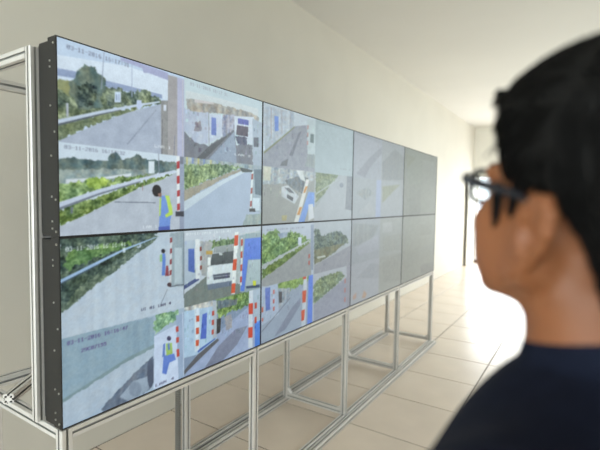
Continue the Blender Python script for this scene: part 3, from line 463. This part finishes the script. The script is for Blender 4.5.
# ------------------------------------------------------------------ the person (signed-distance modelling, surface nets)
def smin(a, b, k):
    if k <= 0: return np.minimum(a, b)
    h = np.clip(.5 + .5 * (b - a) / k, 0, 1); return b * (1 - h) + a * h - k * h * (1 - h)
class Field:
    def __init__(s, xs, ys, zs):
        s.ax = (xs, ys, zs); s.v = np.full((len(xs), len(ys), len(zs)), 9.0, np.float32)
    def _win(s, lo, hi):
        sl = []
        for a, l, h in zip(s.ax, lo, hi):
            i, j = np.searchsorted(a, l), np.searchsorted(a, h); sl.append(slice(max(0, i - 1), min(len(a), j + 1)))
        g_ = np.meshgrid(*[a[q] for a, q in zip(s.ax, sl)], indexing='ij', sparse=True); return tuple(sl), g_
    def put(s, d, sl, k, sub=False):
        s.v[sl] = -smin(-s.v[sl], d, k) if sub else smin(s.v[sl], d, k)
    def cap(s, a, b, ra, rb, k=.01, sub=False, sq=(1, 1)):
        a, b = np.array(a, float), np.array(b, float); m_ = max(ra, rb) / min(sq[0], sq[1], 1) + k * 2 + .02
        sl, (X, Y, Z) = s._win(np.minimum(a, b) - m_, np.maximum(a, b) + m_)
        d = b - a; L = d @ d
        if min(X.size, Y.size, Z.size) == 0: return
        t = np.clip(((X - a[0]) * d[0] + (Y - a[1]) * d[1] + (Z - a[2]) * d[2]) / L, 0, 1)
        D = np.sqrt(((X - a[0] - t * d[0]) * sq[0]) ** 2 + ((Y - a[1] - t * d[1]) * sq[1]) ** 2 + (Z - a[2] - t * d[2]) ** 2) - (ra + t * (rb - ra))
        s.put(D, sl, k, sub)
    def ell(s, c, r, k=.01, sub=False, rot=False):
        c, r = np.array(c, float), np.array(r, float); m_ = max(r) + k * 2 + .02
        sl, (X, Y, Z) = s._win(c - m_, c + m_)
        if min(X.size, Y.size, Z.size) == 0: return
        x, y, z = X - c[0], Y - c[1], Z - c[2]
        if rot: x, y, z = (HM[0, j] * x + HM[1, j] * y + HM[2, j] * z for j in range(3))
        q = np.sqrt((x / r[0]) ** 2 + (y / r[1]) ** 2 + (z / r[2]) ** 2); g_ = np.sqrt((x / r[0] ** 2) ** 2 + (y / r[1] ** 2) ** 2 + (z / r[2] ** 2) ** 2) + 1e-9
        s.put(q * (q - 1) / g_, sl, k, sub)
    def mesh(s, name, smooth_it=2):
        v = s.v; ins = v < 0; nx, ny, nz = v.shape; ax = s.ax
        cell = np.zeros((nx - 1, ny - 1, nz - 1), np.int8)
        for i in (0, 1):
            for j in (0, 1):
                for k in (0, 1): cell += ins[i:nx - 1 + i, j:ny - 1 + j, k:nz - 1 + k]
        act = (cell > 0) & (cell < 8); I = np.argwhere(act); idm = np.full(act.shape, -1, np.int64); idm[act] = np.arange(len(I))
        acc = np.zeros((len(I), 3)); cnt = np.zeros(len(I))
        co = [(i, j, k) for i in (0, 1) for j in (0, 1) for k in (0, 1)]
        for a in co:
            for d in range(3):
                if a[d]: continue
                b = list(a); b[d] = 1
                va = v[I[:, 0] + a[0], I[:, 1] + a[1], I[:, 2] + a[2]]; vb = v[I[:, 0] + b[0], I[:, 1] + b[1], I[:, 2] + b[2]]
                m_ = (va < 0) != (vb < 0); t = np.where(m_, va / np.where(va == vb, 1, va - vb), 0)
                for e in range(3):
                    pa = ax[e][I[:, e] + a[e]]; pb = ax[e][I[:, e] + b[e]]; acc[:, e] += np.where(m_, pa + t * (pb - pa), 0)
                cnt += m_
        V = acc / cnt[:, None]; faces = []
        for d in range(3):
            sl0 = [slice(None)] * 3; sl1 = [slice(None)] * 3; sl0[d] = slice(0, -1); sl1[d] = slice(1, None)
            A, B = ins[tuple(sl0)], ins[tuple(sl1)]; e1, e2 = (d + 1) % 3, (d + 2) % 3
            E = np.argwhere(A != B); E = E[(E[:, e1] > 0) & (E[:, e2] > 0) & (E[:, e1] < v.shape[e1] - 1) & (E[:, e2] < v.shape[e2] - 1)]
            flip = A[tuple(E.T)]; q = []
            for o1, o2 in ((-1, -1), (0, -1), (0, 0), (-1, 0)):
                c = E.copy(); c[:, e1] += o1; c[:, e2] += o2; q.append(idm[tuple(c.T)])
            q = np.stack(q, -1); q[~flip] = q[~flip][:, ::-1]; faces.append(q)
        Fq = np.concatenate(faces)
        for _ in range(smooth_it):
            S_ = np.zeros_like(V); n_ = np.zeros(len(V))
            for a in range(4):
                b = (a + 1) % 4
                np.add.at(S_, Fq[:, a], V[Fq[:, b]]); np.add.at(S_, Fq[:, b], V[Fq[:, a]]); np.add.at(n_, Fq[:, a], 1); np.add.at(n_, Fq[:, b], 1)
            V = V * .5 + S_ / n_[:, None] * .5
        me = bpy.data.meshes.new(name); me.from_pydata(V.tolist(), [], Fq.tolist())
        me.polygons.foreach_set('use_smooth', [True] * len(me.polygons)); me.update(); return me
def steps(*segs):
    out = []
    for a, b, h in segs: out.append(np.arange(a, b, h))
    return np.concatenate(out)
ZE = EYE_Z
TILT = HEAD_TILT
HM = np.array(Matrix.Rotation(HEAD_YAW, 3, 'Z') @ Matrix.Rotation(-TILT, 3, 'X'))   # tipped back, then turned
PIV = np.array((0, .02, ZE - .10))
def hp(x, y, z):
    """point given in upright head coordinates -> the tipped and turned head of the person"""
    return tuple(PIV + HM @ (np.array((x, y, z)) - PIV))
def head_fields(F, skin=True):
    e = ZE
    F.ell(hp(0, .018, e + .045), (.075, .098, .085), .0, rot=True)
    F.ell(hp(0, -.022, e - .025), (.071, .074, .088), .02, rot=True)
    F.ell(hp(0, -.040, e - .078), (.054, .050, .038), .02)
    for s_ in (1, -1):
        F.cap(hp(.064 * s_, .006, e - .066), hp(.022 * s_, -.078, e - .106), .017, .015, .025)
        F.cap(hp(.064 * s_, .0, e - .03), hp(.060 * s_, .004, e - .065), .014, .017, .02)
        F.ell(hp(.049 * s_, -.060, e - .032), (.020, .022, .018), .018)
        F.ell(hp(.042 * s_, -.040, e - .062), (.032, .040, .040), .02, rot=True)
        F.cap(hp(.012 * s_, -.092, e + .020), hp(.048 * s_, -.074, e + .018), .009, .008, .015)
    F.ell(hp(0, -.084, e - .108), (.020, .015, .016), .015)
    F.cap(hp(0, -.092, e + .004), hp(0, -.112, e - .038), .008, .012, .010)
    for s_ in (1, -1):
        F.ell(hp(.012 * s_, -.102, e - .043), (.009, .010, .008), .005)
        F.ell(hp(.032 * s_, -.104, e + .001), (.016, .016, .011), .008, sub=True)
    F.cap(hp(-.018, -.091, e - .070), hp(.018, -.091, e - .070), .006, .006, .006); F.cap(hp(-.015, -.090, e - .080), hp(.015, -.090, e - .080), .007, .007, .005)
    F.cap(hp(-.02, -.101, e - .0752), hp(.02, -.101, e - .0752), .002, .002, .003, sub=True)
    # ears
    for s_ in (1, -1):
        E0 = np.array((.081 * s_, .012, e - .034)); bk_ = np.array((.26 * s_, .965, 0)); up_ = np.array((.10 * s_, .16, .98))
        P_ = lambda a, c: hp(*(E0 + bk_ * a * 1.12 + up_ * c * 1.12))
        F.cap(P_(.004, -.012), P_(.006, .016), .010, .012, .008)
        rim = [(-.004, .008), (-.003, .022), (.006, .031), (.018, .031), (.026, .022), (.027, .008), (.022, -.006), (.014, -.018), (.006, -.028), (.0, -.026)]
        rr = [.0045, .0052, .0058, .006, .006, .0058, .0055, .0055, .006, .006]
        for (a, b), (c, d), r1, r2 in zip(rim, rim[1:], rr, rr[1:]): F.cap(P_(a, b), P_(c, d), r1, r2, .004)
        F.cap(P_(.008, .012), P_(.014, .016), .012, .011, .005, sq=(1.0, 1.0))
        F.ell(hp(*(E0 + bk_ * .011 + up_ * .002 + np.array((.009 * s_, -.001, 0)))), (.011, .010, .017), .004, sub=True)
        F.ell(hp(*(E0 + bk_ * .014 + up_ * .020 + np.array((.013 * s_, -.004, 0)))), (.009, .009, .009), .004, sub=True)
        F.ell(P_(-.003, -.002), (.005, .005, .006), .003)
SHZ = SHOULDER_Z
def torso(F, g_=0.0, sleeves=False):
    F.cap((0, .022, ZE - .10), (0, .038, ZE - .22), .057 + g_, .064 + g_, .02) if not sleeves else None
    F.cap((0, .038, ZE - .215), (0, .036, ZE - .27), .064 + g_, .085 + g_, .02)
    for s_ in (1, -1):
        F.cap((.02 * s_, .046, ZE - .208), (.186 * s_, .030, SHZ), .045 + g_, .048 + g_, .04)
        F.cap((.05 * s_, -.014, SHZ - .045), (.16 * s_, -.012, SHZ - .04), .06 + g_, .06 + g_, .05)
    F.ell((0, .018, SHZ - .15), (.175 + g_, .118 + g_, .21 + g_), .05)
    F.ell((0, .022, 1.08), (.150 + g_, .105 + g_, .19), .05); F.ell((0, .030, .95), (.168 + g_, .118 + g_, .12), .04)
    for s_ in (1, -1):
        F.cap((.198 * s_, .030, SHZ - .015), (.238 * s_, .060, 1.13), .056 + g_, .042 + g_, .03)
        F.cap((.238 * s_, .060, 1.13), (.240 * s_, -.020, .89), .042 + g_, .028 + g_ * 1.1, .015)
def hand(F, s_):
    wx, wy = .240 * s_, -.020
    F.cap((wx, wy, .895), (wx, wy - .012, .845), .026, .024, .012, sq=(1.25, .9))
    F.cap((wx, wy - .012, .86), (wx - .002 * s_, wy - .03, .80), .022, .020, .01, sq=(1.5, .8)); F.cap((wx, wy - .004, .86), (wx - .002 * s_, wy + .008, .80), .020, .018, .01, sq=(1.5, .8))
    for q, (oy, L) in enumerate(((-.048, .070), (-.026, .080), (-.004, .074), (.017, .058))):
        a = np.array((wx - .002 * s_, wy + oy, .800)); d1 = np.array((-.10 * s_, -.02, -1.0)); d2 = np.array((-.38 * s_, -.04, -.92)); d3 = np.array((-.62 * s_, -.05, -.78))
        b = a + d1 * L * .45; c = b + d2 * L * .32; e_ = c + d3 * L * .26
        F.cap(a + (0, 0, .012), b, .0095, .0085, .004); F.cap(b, c, .0085, .0080, .002); F.cap(c, e_, .0080, .0070, .002)
    a = np.array((wx - .006 * s_, wy - .032, .865)); b = a + np.array((-.020 * s_, -.030, -.035)); c = b + np.array((-.010 * s_, -.012, -.032)); e_ = c + np.array((-.004 * s_, -.002, -.022))
    F.cap(a, b, .014, .011, .008); F.cap(b, c, .011, .0095, .003); F.cap(c, e_, .0095, .008, .002)
def legs(F, g_=0.0):
    for s_ in (1, -1):
        F.cap((.088 * s_, .030, .93), (.105 * s_, .020, .50), .088 + g_, .058 + g_, .03)
        F.cap((.105 * s_, .020, .50), (.110 * s_, .055, .10), .058 + g_, .040 + g_ * 1.6, .02); F.ell((.107 * s_, .055, .36), (.055 + g_, .056 + g_, .12), .03)
PX, PY = PERSON_XY
person = tag(empty('person', (PX, PY, 0), PERSON_RZ), 'dark-haired person in glasses and navy top seen from behind, facing the monitors', 'person')
xs = steps((-.33, -.20, .0055), (-.20, -.115, .006), (-.115, .115, .0035), (.115, .20, .006), (.20, .332, .0055))
F = Field(xs, steps((-.16, .19, .0035 if FINE else .005)), steps((-.02, .70, .012), (.70, .90, .004), (.90, 1.48, .010), (1.48, 1.92, .0035)))
head_fields(F); torso(F); legs(F)
for s_ in (1, -1): hand(F, s_); F.cap((.11 * s_, .06, .045), (.125 * s_, -.12, .035), .036, .028, .02, sq=(.9, 1))
body = obj('body', F.mesh('body', 1), M['skin'], person)
# shirt
F = Field(steps((-.36, .362, .006)), steps((-.20, .22, .006)), steps((.86, 1.62, .006)))
torso(F, .011, True)
sl, (X, Y, Z) = F._win((-1, -1, 0), (1, 1, 3))
zc = ZE - COLLAR - .30 * np.clip(-(Y + .0), 0, .1) + .10 * np.clip(Y, 0, .06)
F.v = np.maximum(F.v, np.where(np.abs(X) < .085, Z - zc, -1))
F.v = np.maximum(F.v, np.where(np.abs(X) > .19, .90 - Z, .905 - Z)).astype(np.float32)
F.cap((0, .034, ZE - COLLAR - .012), (0, .034, ZE - COLLAR - .008), .071, .070, .008)
shirt = obj('long_sleeved_top', F.mesh('shirt', 2), M['shirt'], person)
F = Field(steps((-.24, .242, .006)), steps((-.16, .20, .006)), steps((.05, 1.0, .008)))
legs(F, .014); F.ell((0, .030, .95), (.172, .122, .12), .04)
F.v = np.maximum(F.v, np.broadcast_to((F.ax[2] - .97)[None, None], F.v.shape)); F.v = np.maximum(F.v, np.broadcast_to((.075 - F.ax[2])[None, None], F.v.shape))
obj('trousers', F.mesh('trousers', 2), M['pants'], person)
for s_ in (1, -1):
    F = Field(steps((-.2, .2, .005)), steps((-.20, .14, .005)), steps((-.01, .14, .004)))
    F.cap((.110 * s_, .060, .05), (.127 * s_, -.13, .038), .044, .036, .02, sq=(.95, 1)); F.cap((.110 * s_, .055, .06), (.110 * s_, .055, .11), .046, .048, .02)
    F.v = np.maximum(F.v, np.broadcast_to((.001 - F.ax[2])[None, None], F.v.shape)).astype(np.float32)
    obj('shoe', F.mesh('shoe', 1), M['shoe'], person)
# hair: skull cap grown outward, trimmed round face, ears and nape, with tufts
F = Field(steps((-.15, .15, .004)), steps((-.15, .17, .004)), steps((ZE - .16, ZE + .20, .004)))
F.ell(hp(0, .026, ZE + .050), (.086, .108, .098), 0, rot=True); F.ell(hp(0, -.010, ZE + .084), (.068, .084, .048), .03, rot=True)
F.ell(hp(0, .075, ZE - .03), (.066, .048, .08), .03)
gx, gy, gz = np.meshgrid(*F.ax, indexing='ij')
q_ = [g_ - p_ for g_, p_ in zip((gx, gy, gz), PIV)]
hx, hy, hz = (HM[0, j] * q_[0] + HM[1, j] * q_[1] + HM[2, j] * q_[2] + PIV[j] for j in range(3))      # back to upright head space
low = np.interp(hy, [-.14, -.085, -.070, -.050, -.035, -.020, -.010, .005, .030, .045, .060, .16], [ZE + .080, ZE + .074, ZE + .055, ZE + .040, ZE + .010, ZE + .000, ZE - .004, ZE + .010, ZE + .006, ZE - .035, ZE - .085, ZE - .105])
low = np.where(np.abs(hx) < .05, np.where(hy < -.04, ZE + .076, low), low)
F.v = np.maximum(F.v, (low - hz) * .8)
F.v = np.maximum(F.v, -(np.sqrt((hx / .070) ** 2 + ((hy - .018) / .092) ** 2 + ((hz - ZE - .042) / .080) ** 2) - 1) * .08).astype(np.float32)
hair = obj('hair', F.mesh('hair', 1), M['hair'], person)
rng = random.Random(5); me = hair.data; vs = [(v.co.copy(), v.normal.copy()) for v in me.vertices]
bm = bmesh.new()
HMm = Matrix([list(r) for r in HM.tolist()])
for _ in range(4200):
    p, n = vs[rng.randrange(len(vs))]
    h = HMm.transposed() @ (p - Vector(PIV.tolist())) + Vector(PIV.tolist())
    if n.dot(p - Vector(hp(0, .02, ZE + .03))) < .03: continue
    flow = HMm @ Vector((rng.uniform(-.25, .25), -.6 if h.y < .03 else .15, -.1 if h.z > ZE + .09 else -.7)); flow = flow - n * flow.dot(n) + n * .05
    flow.normalize(); L = rng.uniform(.018, .032)
    tube(bm, [p - n * .001, p + flow * L * .5 + n * .0015, p + flow * L - n * .001], [.0013, .0011, .0003], 3)
# quiff standing off the forehead
for _ in range(260):
    p = Vector(hp(rng.uniform(-.040, .050), rng.uniform(-.084, -.072), ZE + rng.uniform(.090, .106)))
    d = HMm @ Vector((rng.uniform(-.15, .25), -1, rng.uniform(-.25, .10))).normalized(); L = rng.uniform(.005, .011)
    tube(bm, [p, p + d * L * .6, p + d * L + Vector((0, 0, -.003))], [.0018, .0013, .0003], 3)
# sideburn wisps
for s_ in (1, -1):
    for q in range(110):
        y_ = rng.choice((rng.gauss(-.034, .0035), rng.gauss(-.014, .002))); lg = .030 if y_ < -.024 else .018
        p = Vector(hp((.0755 + rng.uniform(-.001, .002)) * s_, y_, ZE + rng.uniform(-.010, .012)))
        tube(bm, [p, p + HMm @ Vector((0, (-.030 - y_) * .3 if lg > .02 else 0, -lg * .6)), p + HMm @ Vector((-.004 * s_, (-.032 - y_) * .8 - .004 if lg > .02 else 0, -lg))], [.0014, .0012, .0003], 3)
tufts = tag(obj('hair_strands', bm, M['hair'], hair), kind='stuff')
# eyes, brows, lips
for s_ in (1, -1):
    bm = bmesh.new(); bmesh.ops.create_uvsphere(bm, u_segments=16, v_segments=10, radius=.0118); e_ = smooth(obj('eye', bm, M['eye'], person, hp(.032 * s_, -.080, ZE)))
    bm = bmesh.new(); bmesh.ops.create_uvsphere(bm, u_segments=12, v_segments=8, radius=.0062); smooth(obj('iris', bm, M['iris'], e_, (0, -.0068, 0)))
    bm = bmesh.new(); tube(bm, [hp(.014 * s_, -.101, ZE + .022), hp(.03 * s_, -.096, ZE + .026), hp(.048 * s_, -.082, ZE + .020)], [.0025, .003, .0015], 6); obj('eyebrow', bm, M['hair'], person)
bm = bmesh.new(); tube(bm, [hp(-.020, -.090, ZE - .074), hp(-.008, -.0965, ZE - .070), hp(.008, -.0965, ZE - .070), hp(.020, -.090, ZE - .074)], [.001, .0035, .0035, .001], 8)
tube(bm, [hp(-.019, -.090, ZE - .076), hp(0, -.0965, ZE - .081), hp(.019, -.090, ZE - .076)], [.001, .0042, .001], 8); smooth(obj('lips', bm, M['lip'], person))
# spectacles: worn, still a thing of their own
gl = tag(empty('spectacles', (PX, PY, 0), PERSON_RZ), 'dark plastic framed spectacles worn by the person', 'glasses')
GY, GZ = -.096, ZE + GL_DZ
for s_ in (1, -1):
    ring = []
    for t in range(25):
        a = t * 2 * PI / 24; cx_, cz_ = math.cos(a), math.sin(a)
        ex = abs(cx_) ** .6 * (1 if cx_ > 0 else -1); ez = abs(cz_) ** .6 * (1 if cz_ > 0 else -1)
        ring.append(hp(.035 * s_ + .027 * ex, GY + .006 * abs(.035 + .027 * ex * s_) / .06, GZ + .018 * ez))
    bm = bmesh.new(); tube(bm, ring, .0032, 8); smooth(obj('rim', bm, M['rim'], gl))
    bm = bmesh.new(); vv = [bm.verts.new(p) for p in ring[:-1]]; bm.faces.new(vv); r_ = bmesh.ops.solidify(bm, geom=bm.faces[:], thickness=.0012); obj('lens', bm, M['lens'], gl)
    bm = bmesh.new(); tube(bm, [hp(.060 * s_, GY + .006, GZ + .010), hp(.072 * s_, GY + .010, GZ + .009), hp(.079 * s_, -.06, GZ + .006), hp(.081 * s_, .0, GZ + .000), hp(.080 * s_, .012, GZ - .006), hp(.079 * s_, .026, GZ - .03)], [.005, .0062, .0055, .0036, .0026, .002], 8)
    smooth(obj('temple_arm', bm, M['rim'], gl))
bm = bmesh.new(); tube(bm, [hp(-.009, GY, GZ + .005), hp(0, GY - .002, GZ + .008), hp(.009, GY, GZ + .005)], .0022, 8); smooth(obj('nose_bridge', bm, M['rim'], gl))
